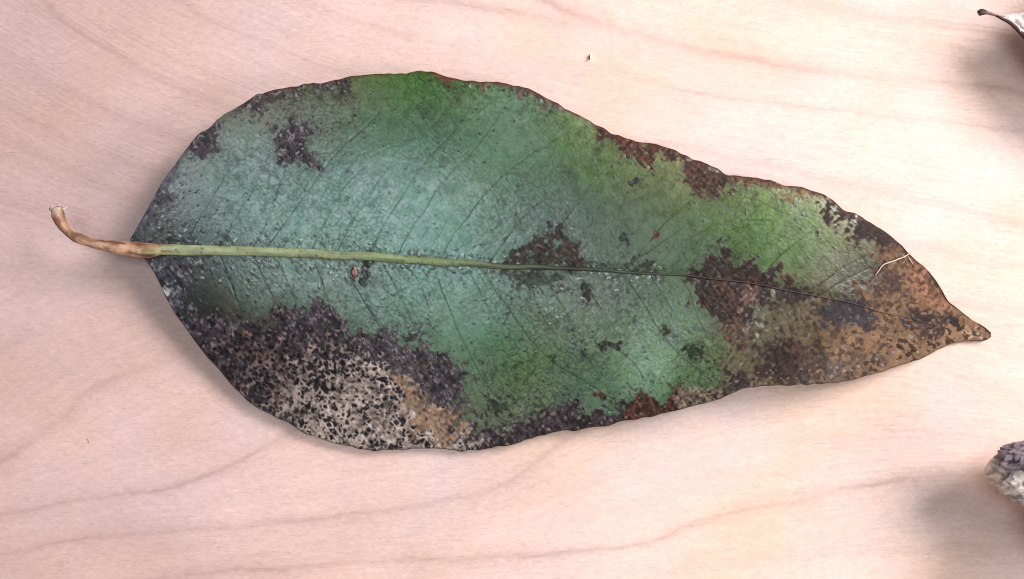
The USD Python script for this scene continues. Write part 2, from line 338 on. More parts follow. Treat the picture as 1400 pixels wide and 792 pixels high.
SOOT, SLATE, BROWN, RUST, TAN = lin((56, 48, 54)), lin((58, 59, 68)), lin((60, 42, 38)), lin((88, 54, 43)), lin((168, 150, 134))
PATCH = [  # (colour, ragged edge px, softness px, opacity, polygon)
    # ground colour of the dead tip
    ('tip', 9, 9, 1.0, [(1128, 255), (1130, 303), (1158, 304), (1166, 325), (1186, 340), (1196, 365), (1178, 388), (1140, 402), (1090, 396), (1052, 402), (1030, 435), (1003, 468), (985, 492), (982, 560), (1100, 560), (1250, 520), (1380, 500), (1380, 440), (1240, 320)]),
    # lower dead margin
    (SOOT, 7, 3, .96, [(225, 400), (240, 412), (262, 418), (285, 432), (302, 436), (330, 430), (345, 424), (365, 438), (385, 430), (400, 420), (418, 416), (433, 410), (441, 428), (458, 424), (465, 440), (471, 453), (489, 450), (521, 448), (535, 453), (545, 467), (570, 459), (584, 463), (591, 481),
                       (613, 494), (634, 499), (641, 510), (630, 520), (627, 552), (640, 572), (662, 586), (690, 578), (712, 575), (740, 571), (752, 558), (782, 552), (796, 557), (821, 567), (842, 560), (863, 548), (880, 556), (900, 560), (900, 600), (700, 640), (400, 630), (220, 450)]),
    (SLATE, 4, 4, .9, [(190, 348), (262, 354), (254, 385), (252, 412), (262, 440), (225, 425), (205, 380)]),
    (RUST * .8, 4, 2.5, .95, [(845, 572), (863, 548), (870, 534), (891, 541), (898, 549), (911, 548), (912, 534), (927, 532), (938, 545), (930, 570), (850, 590)]),
    (lin((128, 108, 94)), 4, 4, .9, [(930, 534), (944, 531), (969, 532), (985, 526), (1000, 545), (930, 566)]),
    # patches on the upper half
    (SOOT, 4, 2.5, .92, [(381, 175), (376, 204), (369, 212), (383, 227), (397, 224), (419, 220), (436, 227), (433, 216), (422, 204), (429, 182), (420, 176), (405, 173), (404, 161), (397, 161), (394, 175)]),
    (SOOT, 3, 2.5, .9, [(262, 182), (286, 170), (298, 174), (302, 197), (295, 204), (274, 212), (262, 203)]),
    (lin((56, 46, 48)), 4, 3, .9, [(322, 140), (348, 122), (362, 124), (366, 140), (358, 157), (348, 158), (337, 151), (325, 152)]),
    (lin((54, 48, 48)), 4, 3, .8, [(366, 118), (411, 110), (410, 130), (376, 134)]), (lin((54, 48, 50)), 4, 3, .85, [(430, 108), (479, 98), (480, 122), (472, 135), (461, 123), (440, 129)]),
    (SLATE, 4, 4, .85, [(212, 258), (231, 256), (235, 273), (221, 287), (200, 290)]), (SLATE * 1.7, 6, 8, .55, [(178, 335), (176, 300), (235, 215), (250, 222), (215, 290), (215, 338)]),
    (RUST * .9, 3, 2, .9, [(594, 96), (620, 104), (614, 115), (602, 114)]), (lin((84, 58, 50)), 3, 2, .92, [(653, 106), (680, 106), (692, 116), (669, 126), (660, 130), (653, 122)]),
    (lin((80, 64, 62)), 4, 2, .85, [(706, 114), (728, 116), (754, 132), (762, 148), (745, 143), (730, 136), (715, 132)]),
    (lin((78, 46, 37)), 4, 2, .95, [(812, 164), (838, 178), (870, 186), (898, 193), (923, 199), (948, 210), (940, 227), (915, 217), (899, 211), (892, 222), (877, 216), (872, 207), (860, 210), (849, 211), (835, 198), (815, 193)]),
    (lin((68, 45, 36)), 5, 3, .95, [(936, 220), (962, 216), (998, 236), (995, 254), (976, 261), (956, 270), (941, 267), (935, 251)]),
    (lin((92, 53, 41)), 2.5, 3, .8, [(996, 232), (1060, 242), (1128, 258), (1140, 280), (1126, 272), (1085, 262), (1040, 252), (1000, 248)]), (lin((118, 98, 62)), 4, 6, .7, [(1068, 252), (1105, 258), (1104, 270), (1084, 273), (1074, 264)]),
    # patches along the midrib
    (lin((48, 38, 36)), 8, 5, .9, [(690, 358), (706, 346), (735, 327), (752, 318), (775, 322), (792, 335), (802, 350), (796, 364), (770, 368), (696, 366)]), (lin((46, 50, 44)), 7, 3, .8, [(690, 366), (740, 370), (776, 374), (760, 384), (735, 390), (705, 386)]),
    (lin((46, 34, 33)), 6, 3.5, .96, [(943, 368), (962, 358), (980, 353), (990, 341), (998, 350), (1026, 356), (1034, 368), (1050, 375), (1082, 390), (1128, 404), (1100, 412), (1050, 416), (1033, 416), (1029, 428), (1022, 458), (1011, 466), (994, 460), (990, 446), (980, 435), (969, 421), (953, 409), (946, 386)]),
    (RUST * .72, 6, 6, .6, [(975, 394), (1000, 385), (1030, 392), (1033, 408), (1015, 425), (990, 418)]), (lin((90, 62, 49)), 5, 4, .8, [(994, 446), (1012, 430), (1024, 450), (1016, 464), (996, 460)]), (lin((124, 96, 82)), 4, 5, .6, [(1006, 398), (1020, 396), (1024, 410), (1012, 416)]),
    # patches of the tip
    (lin((50, 35, 31)), 6, 3, .95, [(1130, 268), (1152, 280), (1190, 298), (1226, 320), (1216, 334), (1191, 337), (1165, 322), (1160, 306), (1132, 302)]),
    (lin((40, 35, 41)), 5, 4, .95, [(1117, 420), (1145, 408), (1156, 400), (1184, 404), (1187, 432), (1177, 453), (1152, 450), (1124, 446)]),
    (lin((62, 42, 35)), 8, 6, .8, [(1198, 366), (1222, 356), (1238, 372), (1232, 396), (1215, 408), (1192, 402), (1188, 384)]),
    (lin((46, 32, 28)), 6, 3, .9, [(1248, 428), (1276, 421), (1296, 428), (1308, 440), (1290, 446), (1262, 457), (1234, 446)]),
    (lin((46, 33, 30)), 8, 5, .9, [(1036, 478), (1060, 462), (1078, 464), (1100, 476), (1132, 488), (1138, 508), (1110, 530), (1060, 530), (1046, 512)]),
    (lin((46, 35, 32)), 5, 4, .85, [(996, 508), (1015, 506), (1030, 520), (1040, 535), (990, 548)]), (RUST * .8, 6, 6, .6, [(1085, 480), (1110, 484), (1124, 500), (1100, 510), (1088, 500)]),
    (lin((70, 54, 44)), 7, 5, .7, [(1140, 490), (1190, 478), (1220, 484), (1214, 505), (1160, 522), (1130, 530)]), (lin((172, 138, 112)), 3, 4, .75, [(1322, 446), (1350, 454), (1352, 464), (1325, 464)]), (lin((140, 92, 68)), 6, 8, .6, [(1240, 362), (1258, 368), (1290, 412), (1300, 424), (1270, 420), (1250, 400)]),
    # small spots
    (lin((80, 46, 35)), 1.5, 1.5, .92, [(889, 318), (893, 313), (899, 315), (901, 322), (897, 327), (891, 326)]), (lin((76, 45, 35)), 2, 2, .92, [(1070, 374), (1078, 369), (1087, 375), (1088, 390), (1082, 396), (1072, 390)]),
    (lin((74, 42, 34)), 2, 2, .92, [(814, 536), (822, 534), (831, 541), (829, 550), (818, 549)]), (lin((32, 40, 32)), 1.5, 1.5, .9, [(750, 486), (757, 483), (762, 489), (759, 497), (752, 496)]), (lin((34, 39, 34)), 2, 2, .92, [(262, 388), (270, 382), (275, 388), (274, 398), (265, 398)]),
    (lin((37, 48, 39)), 2, 2, .92, [(776, 448), (784, 449), (784, 457), (776, 456)]), (lin((35, 46, 39)), 3, 2, .92, [(815, 470), (826, 470), (828, 480), (818, 481)]), (lin((35, 46, 39)), 3, 2, .92, [(834, 470), (844, 470), (844, 478), (836, 479)]), (lin((35, 46, 39)), 3, 2, .92, [(793, 478), (801, 477), (803, 487), (795, 487)]),
    (lin((34, 43, 35)), 3, 2, .92, [(905, 448), (913, 442), (915, 455), (907, 460)]), (lin((35, 51, 37)), 4, 2, .92, [(938, 478), (960, 477), (962, 487), (940, 488)]), (lin((34, 40, 34)), 3, 2, .92, [(797, 390), (806, 392), (806, 412), (802, 416), (798, 404)]), (lin((37, 51, 43)), 3, 2, .92, [(849, 318), (858, 318), (858, 330), (848, 328)]),
    (lin((35, 43, 35)), 5, 2, .92, [(662, 560), (672, 546), (684, 548), (690, 540), (694, 546), (684, 560), (674, 570), (664, 572)]), (lin((34, 42, 35)), 5, 3, .92, [(866, 352), (890, 354), (896, 372), (872, 372)]), (lin((40, 54, 42)), 3, 2, .92, [(868, 244), (873, 246), (872, 254), (865, 252)]),
    (lin((39, 54, 42)), 3, 2, .92, [(616, 128), (626, 126), (627, 138), (617, 138)]), (lin((31, 34, 35)), 3, 2, .92, [(496, 352), (512, 352), (508, 372), (498, 392), (490, 388)]), (lin((46, 62, 46)), 4, 3, .5, [(580, 156), (591, 154), (592, 168), (584, 168)]),
]

def make_leaf():
    loc = to_world(np.array(640.0), np.array(360.0), np.array(0.0))
    root = thing('fallen_leaf', 'large green leaf with sooty black and brown dead patches and pale midrib', 'leaf', loc)
    rng = np.random.default_rng(7)
    nc, nr = 985, 420
    xs = np.linspace(178, 1355, nc)
    v = np.linspace(0, 1, nr)
    ty, by = top_y(xs), bot_y(xs)
    ks = np.exp(-0.5 * (np.arange(-5, 6) / 2.0) ** 2); ks /= ks.sum()
    pad = lambda a: np.r_[np.full(5, a[0]), a, np.full(5, a[-1])]
    ty, by = np.convolve(pad(ty), ks, 'valid'), np.convolve(pad(by), ks, 'valid')
    ramp = ss(xs, 178, 230) * ss(-xs, -1355, -1330)
    right = ss(xs, 760, 900)
    ty = ty + ramp * (0.35 * vn(xs, 0 * xs, 7, 51) + (0.35 + 0.5 * right) * vn(xs, 0 * xs, 16, 52))
    by = by + ramp * (0.4 * vn(xs, 0 * xs + 50, 8, 53) + 0.5 * vn(xs, 0 * xs + 50, 18, 54))
    X = np.broadcast_to(xs, (nr, nc)).copy()
    Y = ty[None, :] * (1 - v[:, None]) + by[None, :] * v[:, None]
    dt, db = Y - ty[None, :], by[None, :] - Y
    # distance to the outline measured roughly perpendicular to it
    st, sb = np.gradient(ty, xs), np.gradient(by, xs)
    dt = dt / np.sqrt(1 + np.minimum(st, 3) ** 2)[None, :]; db = db / np.sqrt(1 + np.minimum(sb, 3) ** 2)[None, :]
    rib = Y - rib_y(X)                      # below the midrib > 0
    dr = np.abs(rib)
    P = np.stack([X.ravel(), Y.ravel()], 1)

    def cells(size, seed, warp, dots=False):
        r = np.random.default_rng(seed)
        gx, gy = np.meshgrid(np.arange(150, 1380, size), np.arange(70, 650, size))
        pts = np.stack([gx.ravel(), gy.ravel()], 1) + r.uniform(-.5, .5, (gx.size, 2)) * size * .95
        q = P + warp * np.stack([vn(P[:, 0], P[:, 1], size * .8, seed + 1), vn(P[:, 0], P[:, 1], size * .8, seed + 2)], 1)
        d, i = cKDTree(pts).query(q, k=2, workers=-1)
        return (d[:, 0].reshape(X.shape), i[:, 0].reshape(X.shape)) if dots else ((d[:, 1] - d[:, 0]).reshape(X.shape), i[:, 0].reshape(X.shape))
    e1, i1 = cells(8.6, 61, 2.0)
    e2, i2 = cells(23, 62, 5)
    ret1, ret2 = 1 - ss(e1, 0.4, 2.5), 1 - ss(e2, 0.4, 2.6)

    n2, n3, n5, n8, n14 = vn(X, Y, 2.0, 71), vn(X, Y, 3.0, 72), vn(X, Y, 4.4, 73), vn(X, Y, 8, 74), vn(X, Y, 14, 75)
    n4c = vn(X, Y, 3.9, 79)
    n5b, n30, n4b = vn(X, Y, 5.2, 76), fb(X, Y, 34, 77), vn(X, Y, 3.6, 78)
    rag = 0.9 * vn(X, Y, 16, 81) + 0.8 * vn(X, Y, 6.5, 82) + 0.5 * vn(X, Y, 3.2, 83)

    # ---- living green with some painted sheen, from points on the blade
    g = np.array(GREEN, float)
    gi = RBFInterpolator(g[:, :2] / 100, lin(g[:, 2:]), kernel='thin_plate_spline', smoothing=0.05)
    cx, cy = np.meshgrid(np.arange(160, 1381, 20.0), np.arange(80, 641, 20.0))
    cg = np.clip(gi(np.stack([cx.ravel(), cy.ravel()], 1) / 100), 0.03, 0.5).reshape(*cx.shape, 3)
    wx, wy = X + 4 * vn(X, Y, 30, 88) + 2 * n5, Y + 4 * vn(X, Y, 30, 84) + 2 * n5b
    col = np.stack([map_coordinates(cg[..., k], [(wy - 80) / 20, (wx - 160) / 20], order=1, mode='nearest') for k in range(3)], -1)
    mg = np.array([.085, .165, .105]); col = np.clip(mg + 1.22 * (col - mg), .012, .5); col[..., 0] = np.minimum(col[..., 0], .80 * col[..., 1]); col[..., 2] = np.minimum(col[..., 2], (1.0 - .62 * ss(X, 860, 1020)) * col[..., 1])
    col = col * (1 + .06 * ss(X, 860, 980) * ss(-Y, -370, -330))[..., None]
    col = col * GREEN_GAIN
    col = col * 0.97 + .03 * (col @ np.array([.3, .5, .2]))[..., None]
    col *= (1.13 + 0.025 * n30 + 0.03 * n8 + 0.04 * n3 + 0.06 * n2)[..., None]
    hue = rng.uniform(-1, 1, 40000)[i1 % 40000]
    col *= 1 + (0.06 * hue)[..., None] * np.array([1.0, .8, 1.1])
    vis = np.clip(0.85 + 0.3 * vn(X, Y, 60, 85), .3, 1.3)
    col *= (1 - 0.40 * ret1 * vis)[..., None]
    col *= (1 - 0.34 * ret2 * vis)[..., None]
    # veins also darken the blade beside them
    vein = np.zeros(X.shape)
    for kv, pts in enumerate(UP_VEINS + LOW_VEINS + FINE_VEINS):
        p = smooth_line(pts, 6)
        amp = 1.0 if kv < len(UP_VEINS + LOW_VEINS) else .32
        c = np.nonzero((xs > p[:, 0].min() - 10) & (xs < p[:, 0].max() + 10))[0]
        sl = np.s_[:, c[0]:c[-1] + 1]
        vein[sl] = np.maximum(vein[sl], amp * np.exp(-(seg_dist(X[sl], Y[sl], p) / 1.3) ** 2))
    col *= (1 - 0.25 * vein)[..., None]
    soot = np.zeros(X.shape)      # how dead/rough the surface is
    z = np.zeros(X.shape)         # relief in pixels (0.1 mm)

    # ---- mould specks and pale waxy specks, their sparkle painted in, scattered over the green
    dens = 0.95 * np.exp(-(dr / 20) ** 2) * ss(-X, -760, -420) + 0.75 * np.exp(-(dr / 13) ** 2) * ss(X, 380, 640) * ss(-X, -960, -900)
    dens += 0.55 * np.exp(-(dr / 45) ** 2) * ss(-X, -420, -260) * (rib < 0) + 0.65 * np.exp(-(np.maximum(rib, 0) / 50) ** 2) * ss(-X, -520, -420) * (rib > 0)
    dens += 0.5 * np.exp(-((X - 800) / 90) ** 2 - ((Y - 420) / 45) ** 2) + 0.35 * np.exp(-(dt / 30) ** 2) * ss(-X, -500, -420) + 0.3 * np.exp(-((X - 770) / 60) ** 2 - ((Y - 315) / 30) ** 2)
    dens += 0.4 * np.exp(-(dt / 22) ** 2) * ss(X, 600, 660) * ss(-X, -800, -740) + 0.35 * np.exp(-(db / 40) ** 2) * ss(X, 620, 680)
    dens = dens + .06
    dens = np.clip(dens * (1 + 0.35 * n14), 0, 1.0)
    sp = ss(n4c + 0.35 * n2, 3.0 - 2.1 * dens, 3.3 - 2.1 * dens)
    pale = ss(n4b + 0.3 * n2, 3.2 - 1.9 * dens, 3.7 - 1.9 * dens) * (1 - sp) * ss(dens, .22, .45)
    col = col * (1 - sp[..., None] * .88) + lin((34, 40, 40)) * sp[..., None] * .88
    col = col + (lin((168, 182, 172)) - col) * (0.45 * pale)[..., None]
    z += 0.2 * sp + 0.4 * pale

    near = np.zeros(X.shape)
    # ---- patches
    tipc = lin((82, 76, 59)) + (lin((120, 94, 72)) - lin((82, 76, 59))) * ss(X + 0.5 * (Y - 400), 1080, 1230)[..., None]
    tipc = tipc * (1.04 + 0.07 * n8 + 0.07 * n3 + 0.10 * n30)[..., None]
    for k, (c, ra, so, op, poly) in enumerate(PATCH):
        pa = np.array(poly, float); m = 14 + 3 * ra
        ci = np.nonzero((xs > pa[:, 0].min() - m) & (xs < pa[:, 0].max() + m))[0]
        sl = np.s_[:, ci[0]:ci[-1] + 1]
        sd = poly_sd(X[sl], Y[sl], poly) + ra * (0.70 * rag[sl] + 0.35 * n5[sl] + 0.38 * n3[sl])
        if ra <= 3 and len(poly) < 7: sd = sd - 1.2
        mask = ss(sd, -so, so) * op
        if isinstance(c, str):
            cc, st_ = tipc[sl], .92
        else:
            mott = 1 + 0.20 * n3[sl] + 0.20 * n5b[sl] + 0.16 * n8[sl]
            cc, st_ = c * np.clip(mott, .35, 1.9)[..., None], .8
        if not isinstance(c, str) and ra > 2.4:
            hl = ss(sd, -so - 10, -so + 1) * .42 * op
            near[sl] = np.maximum(near[sl], ss(sd, -16 - 3 * ra, -so))
            col[sl] = col[sl] * (1 - hl[..., None] * np.array([.25, .48, .5]))
        col[sl] = col[sl] * (1 - mask[..., None]) + cc * mask[..., None]
        soot[sl] = np.maximum(soot[sl] * (1 - mask * .3), mask * st_)
    fa, ja = cells(6.6, 74, 1.0, True)
    ra_ = np.random.default_rng(75).uniform(0, 1, 60000)[ja % 60000]
    dd = np.clip(dens + (.50 * near + .05), 0, 1.2)
    dot = ss(np.where(ra_ < .62 * dd, .8 + 2.6 * ra_ / (.62 * dd + .05) * np.sqrt(dd), -3) + .25 * n2 - fa, -.45, .45) * (1 - .9 * np.clip(soot, 0, 1))
    col = col * (1 - .85 * dot[..., None]) + lin((36, 38, 34)) * .85 * dot[..., None]
    # ---- bleached, pitted skeleton of the lower left
    net = poly_sd(X, Y, [(300, 470), (330, 446), (384, 438), (410, 466), (455, 462), (500, 462), (540, 484), (566, 508), (598, 540), (632, 566), (648, 590), (640, 640), (480, 640), (400, 606), (360, 575), (318, 536), (306, 500)]) + 9 * rag
    wgt = ss(net, -10, 14)
    bright = np.clip(ss(X + 1.1 * (Y - 560), 240, 500) + .12 * n14, 0, 1)
    e3, i3 = cells(7.6, 63, 2.2)
    ch = np.random.default_rng(64).uniform(0, 1, 60000)[i3 % 60000]
    f3, j3 = cells(6.4, 66, .8, True)
    rr_ = np.random.default_rng(67).uniform(0, 1, 60000)[j3 % 60000]
    f4, j4 = cells(18, 68, 3.0, True)
    r4 = np.random.default_rng(69).uniform(0, 1, 60000)[j4 % 60000]
    dk3 = .8 * (1 - bright) + .30 * n14 + 1.5 * (1 - ss(net, -5, 42)) * ss(-Y, -590, -540)
    pit = ss(.95 + 2.6 * rr_ ** 1.6 + 1.0 * dk3 + .30 * n3 - f3, -.5, .6)
    pit = np.maximum(pit, ss(np.where(r4 > .66, 7.5 * r4 - 1.6, -4) + 1.2 * n5 - f4, -.8, .8))
    tan = lin((96, 80, 76)) * (1 - bright[..., None]) + lin((154, 141, 133)) * bright[..., None]
    tan = tan * np.clip(1 + 0.20 * n3 + 0.16 * n8 + .10 * n2 + .12 * n30, .3, 2)[..., None]
    ora = poly_sd(X, Y, [(532, 520), (560, 514), (580, 540), (600, 560), (625, 560), (640, 578), (622, 602), (606, 612), (584, 590), (560, 556)]) + 6 * rag
    wo = ss(ora, -6, 6)
    pit = pit * (1 - 0.65 * wo)
    tan = tan * (1 - .85 * wo[..., None]) + lin((132, 106, 84)) * (1 + 0.2 * n3 + .12 * vn(X * .35 + Y * .9, X * .2 - Y * .1, 5, 87))[..., None] * .85 * wo[..., None]
    full = tan * (1 - pit[..., None]) + lin((38, 35, 40)) * (1 + .35 * n3)[..., None] * pit[..., None]
    dk = ss(poly_sd(X, Y, [(567, 462), (641, 510), (627, 552), (598, 548), (572, 517), (530, 496), (480, 470)]) + 6 * rag, -4, 5)
    wgt = wgt * (1 - .9 * dk)
    col = col * (1 - wgt[..., None]) + full * wgt[..., None]
    z += wgt * (0.4 * (1 - pit) - .2)
    # flecks of bleached tissue in the sooty zones, black pits in the brown ones
    fl = ss(n4b + .4 * n2, 1.75, 2.25) * ss(soot, .4, .8) * (1 - wgt)
    fl *= 0.35 + 0.65 * ss(-X, -700, -500)
    fl = np.maximum(fl, ss(1 - e3, .1, .7) * ss(n8 + .5 * n14, .3, 1.0) * ss(soot, .4, .8) * ss(-X, -680, -600) * (1 - wgt) * .8)
    col = col + (lin((150, 144, 146)) - col) * (0.6 * fl)[..., None]
    z += 0.7 * fl
    margin = ss(poly_sd(X, Y, [(640, 580), (700, 572), (750, 560), (782, 552), (842, 562), (930, 530), (985, 526), (1060, 515), (1200, 470), (1240, 440), (1290, 430), (1350, 450), (1300, 560), (640, 650)]) + 6 * rag, -5, 8)
    bp = ss(n5 + .4 * n2 + .35 * n8, 1.05, 1.35) * np.maximum(margin, 0.75 * ss(soot, .3, .6) * (X > 780) * (1 - .2 * margin)) * (1 - wgt)
    col = col * (1 - .85 * bp[..., None]) + lin((36, 27, 25)) * .85 * bp[..., None]
    f5, j5 = cells(9.5, 70, 2.0, True)
    r5 = np.random.default_rng(71).uniform(0, 1, 60000)[j5 % 60000]
    td = ss(3.9 * r5 ** 2.2 + 1.1 * n14 + .4 * n3 + .1 - f5, -.5, .5) * np.maximum(margin, .6) * ss(X + .6 * (Y - 400), 1060, 1150) * (1 - wgt) * ss(soot, .2, .5)
    col = col * (1 - .88 * td[..., None]) + lin((40, 29, 26)) * .88 * td[..., None]
    pl = ss(n4b, 1.35, 2.2) * margin * (1 - bp) * (1 - wgt)
    col = col + (lin((168, 146, 124)) - col) * (.25 * pl)[..., None]
    # pale grazed edge at the lower left, dry red rim along the top
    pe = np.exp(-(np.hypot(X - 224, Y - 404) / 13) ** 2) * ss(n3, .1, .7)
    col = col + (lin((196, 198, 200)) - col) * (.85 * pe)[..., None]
    rim = np.clip(.78 + .35 * vn(X, Y, 11, 89), .25, 1) * ss(-dt, np.minimum(-4.2 - 1.2 * n14 * .6, -2.2), -1.6) * ss(X, 300, 420) * (1 - .8 * np.exp(-((X - 565) / 26) ** 2))
    rc = lin((80, 41, 34)) * (1 - .55 * ss(X, 1150, 1220)[..., None])
    col = col * (1 - .95 * rim[..., None]) + rc * .95 * rim[..., None]
    rl = ss(-db, -2.4, -.8) * .6
    col = col * (1 - rl[..., None]) + lin((70, 52, 44)) * rl[..., None]
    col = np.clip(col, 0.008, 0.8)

    # ---- relief
    sootc = np.clip(soot, 0, 1)
    z += -0.05 * ret1 * (1 - sootc) - 0.07 * ret2 * (1 - .5 * sootc) - 0.20 * vein
    tipw = ss(X, 980, 1120)
    z += (0.02 + 0.15 * sootc * (1 - .75 * tipw)) * n3 + (0.01 + 0.14 * sootc * (1 - .7 * tipw)) * n5b + 0.07 * n30 + 0.05 * vn(X, Y, 22, 86)
    z += -1.6 * np.exp(-(dr / 9) ** 2) * ss(X, 640, 760)
    # the blade rolls down slightly at its rim
    z -= 2.2 * np.exp(-dt / 7) + 1.8 * np.exp(-db / 7)
    Z = base_z(X, Y) + z * S
    W = to_world(X, Y, Z) - loc
    rgh = 0.31 + 0.38 * sootc + 0.03 * n8 + 0.06 * ret1
    rgh = np.clip(rgh - .10 * pale, .26, .85)
    n_top = nr * nc
    # underside: a second, plainer skin 0.35 mm below, sharing the outline
    rows = np.unique(np.linspace(0, nr - 1, 14).astype(int))
    under = W[rows].copy(); ub = base_z(X[rows], Y[rows]) - 0.00034
    under[1:-1, :, 2] = ub[1:-1] - 0.0001
    under[0, :, 2] -= 0.00030; under[-1, :, 2] -= 0.00030
    nu = len(rows)
    V = np.vstack([W.reshape(-1, 3), under.reshape(-1, 3)])
    F = [grid_faces(nr, nc), grid_faces(nu, nc, True) + n_top]
    def strip(a, b):
        return np.vstack([np.stack([a[:-1], b[:-1], b[1:]], 1), np.stack([a[:-1], b[1:], a[1:]], 1)])
    i_t = np.arange(nc); i_b = n_top + np.arange(nc)
    F += [strip(i_t[::1], i_b)[:, ::-1], strip((nr - 1) * nc + np.arange(nc), n_top + (nu - 1) * nc + np.arange(nc))]
    for c, fl_ in ((0, False), (nc - 1, True)):
        a = rows * nc + c; b = n_top + np.arange(nu) * nc + c
        f = strip(a, b); F.append(f if not fl_ else f[:, ::-1])
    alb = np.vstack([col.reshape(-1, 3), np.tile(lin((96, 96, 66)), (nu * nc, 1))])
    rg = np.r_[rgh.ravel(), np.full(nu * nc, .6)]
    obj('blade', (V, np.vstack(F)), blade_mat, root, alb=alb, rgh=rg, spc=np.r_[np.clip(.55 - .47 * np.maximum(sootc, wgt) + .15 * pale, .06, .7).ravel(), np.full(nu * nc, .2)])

    def relief(px, py):     # height of the finished blade under a pixel
        j = np.interp(px, xs, np.arange(nc)); t0, b0 = np.interp(px, xs, ty), np.interp(px, xs, by)
        i = np.clip((py - t0) / (b0 - t0), 0, 1) * (nr - 1)
        return map_coordinates(gaussian_filter(Z, 1.2), [i, j], order=1, mode='nearest')
    Zs = gaussian_filter(Z, 1.2)
    def relief(px, py):
        j = np.interp(px, xs, np.arange(nc)); t0, b0 = np.interp(px, xs, ty), np.interp(px, xs, by)
        i = np.clip((py - t0) / (b0 - t0), 0, 1) * (nr - 1)
        return map_coordinates(Zs, [i, j], order=1, mode='nearest')
    def colour_at(px, py):
        j = np.interp(px, xs, np.arange(nc)); t0, b0 = np.interp(px, xs, ty), np.interp(px, xs, by)
        i = np.clip((py - t0) / (b0 - t0), 0, 1) * (nr - 1)
        return np.stack([map_coordinates(colS[k], [i, j], order=1, mode='nearest') for k in range(3)], -1)
    colS = [gaussian_filter(col[..., k], 3) for k in range(3)]

    # ---- midrib: stout and pale at the stalk end, thin and dark beyond the middle
    p = smooth_line([q for q in RIB if q[0] < 1300], 2.0)
    px, py = p[:, 0], p[:, 1] + .5 * vn(p[:, 0], 0 * p[:, 0], 30, 91)
    wid = np.interp(px, [200, 224, 300, 400, 500, 580, 640, 690, 760, 900, 1000, 1100, 1280], [9.5, 7.4, 6.6, 6.3, 6.0, 5.3, 4.7, 3.9, 2.8, 1.7, 1.2, .8, .4])
    pz = base_z(px, py) + S * np.interp(px, [200, 500, 640, 720, 900, 1340], [1.8, 1.6, 0.9, -0.4, -0.7, 0.0])
    tv, tf = tube(to_world(px, py, pz) - loc, wid * S, 16, 0.62, 0.02, 3)
    xx = np.r_[np.repeat(px, 16), px[0], px[-1]]; ang = np.r_[np.tile(np.linspace(0, 2 * np.pi, 16, endpoint=False), len(px)), 0, 0]
    st = vn(xx * .12, 300 + 9 * np.cos(ang) + 5 * np.sin(ang), 4, 92)
    c0 = lin((138, 146, 112)); c1 = lin((112, 128, 90))
    tt = ss(xx, 300, 640)[:, None]
    mc = c0 * (1 - tt) + c1 * tt
    d = ss(xx + 24 * st, 590, 760)[:, None]; mc = mc * (1 - d) + lin((56, 58, 48)) * d
    d = ss(xx + 10 * st, 930, 960)[:, None]; mc = mc * (1 - d) + lin((52, 40, 36)) * d
    ca = np.vstack([np.repeat(colour_at(px, py), 16, 0), colour_at(px[[0, -1]], py[[0, -1]])])
    d = ss(xx, 720, 800)[:, None] * .7; mc = mc * (1 - d) + ca * .7 * d
    d = ss(xx, 1040, 1150)[:, None] * .8; mc = mc * (1 - d) + ca * .8 * d
    b = 1 - ss(xx + 9 * st, 212, 236)[:, None]; mc = mc * (1 - b) + lin((132, 94, 72)) * b
    mc = mc * (1 + .10 * st + .06 * vn(xx, 60 + 9 * np.cos(ang), 6, 93))[:, None]
    spk = ss(vn(xx, 40 + 14 * np.cos(ang), 3.5, 94), 2.0, 2.4)[:, None] * .7
    mc = mc * (1 - spk) + lin((50, 48, 40)) * spk
    obj('midrib', (tv, tf), stalk_mat, root, alb=np.clip(mc, .01, .8), rgh=np.full(len(tv), .42))

    # ---- side veins
    nmain = len(UP_VEINS + LOW_VEINS)
    for k, pts in enumerate(UP_VEINS + LOW_VEINS + FINE_VEINS):
        p = smooth_line(pts, 2.5)
        px = p[:, 0] + .7 * vn(p[:, 1] * 1.0, p[:, 0] * 0 + 40 * k, 14, 95); py = p[:, 1] + .5 * vn(p[:, 0], p[:, 1] * 0 + 40 * k, 11, 96)
        ok = (py > np.interp(px, xs, ty) + 3) & (py < np.interp(px, xs, by) - 3)
        px, py = px[ok], py[ok]
        s = np.linspace(0, 1, len(px))
        r = ((0.54 if k < nmain else .38) - 0.26 * s) * S * np.clip(1 + .3 * vn(s * 100, 0 * s + k, 9, 97), .5, 1.4)
        ww = to_world(px, py, relief(px, py) - 0.22 * S) - loc
        tv, tf = tube(ww, r, 7, 0.7)
        cc = np.vstack([np.repeat(colour_at(px, py), 7, 0), colour_at(px[[0, -1]], py[[0, -1]])])
        vc = cc * (.68 if k < nmain else .78) + lin((36, 50, 42)) * .04
        obj('side_vein', (tv, tf), stalk_mat, root, alb=np.clip(vc, .006, .5), rgh=np.full(len(tv), .65), spc=np.full(len(tv), .15))

    # ---- stalk
    st_pts = np.array([(76, 284, 7.2, 7.5), (79, 293, 7.2, 8.0), (82, 302, 7.1, 7.4), (91, 315, 7.0, 6.9), (106, 326, 6.9, 6.6), (130, 334, 6.8, 6.0), (158, 339, 6.7, 7.4), (182, 341, 6.6, 9.6), (200, 342, 6.5, 9.4), (214, 342, 6.3, 7.6), (228, 341.7, 5.6, 5.0)])
    p = smooth_line(st_pts, 1.6)
    tv, tf = tube(to_world(p[:, 0], p[:, 1], p[:, 2] * .001) - loc, p[:, 3] * S, 22, 0.85, 0.075, 5)
    sl = np.r_[np.repeat(np.arange(len(p)) * 1.6, 22), 0, len(p) * 1.6]; a = np.r_[np.tile(np.linspace(0, 2 * np.pi, 22, endpoint=False), len(p)), 0, 0]
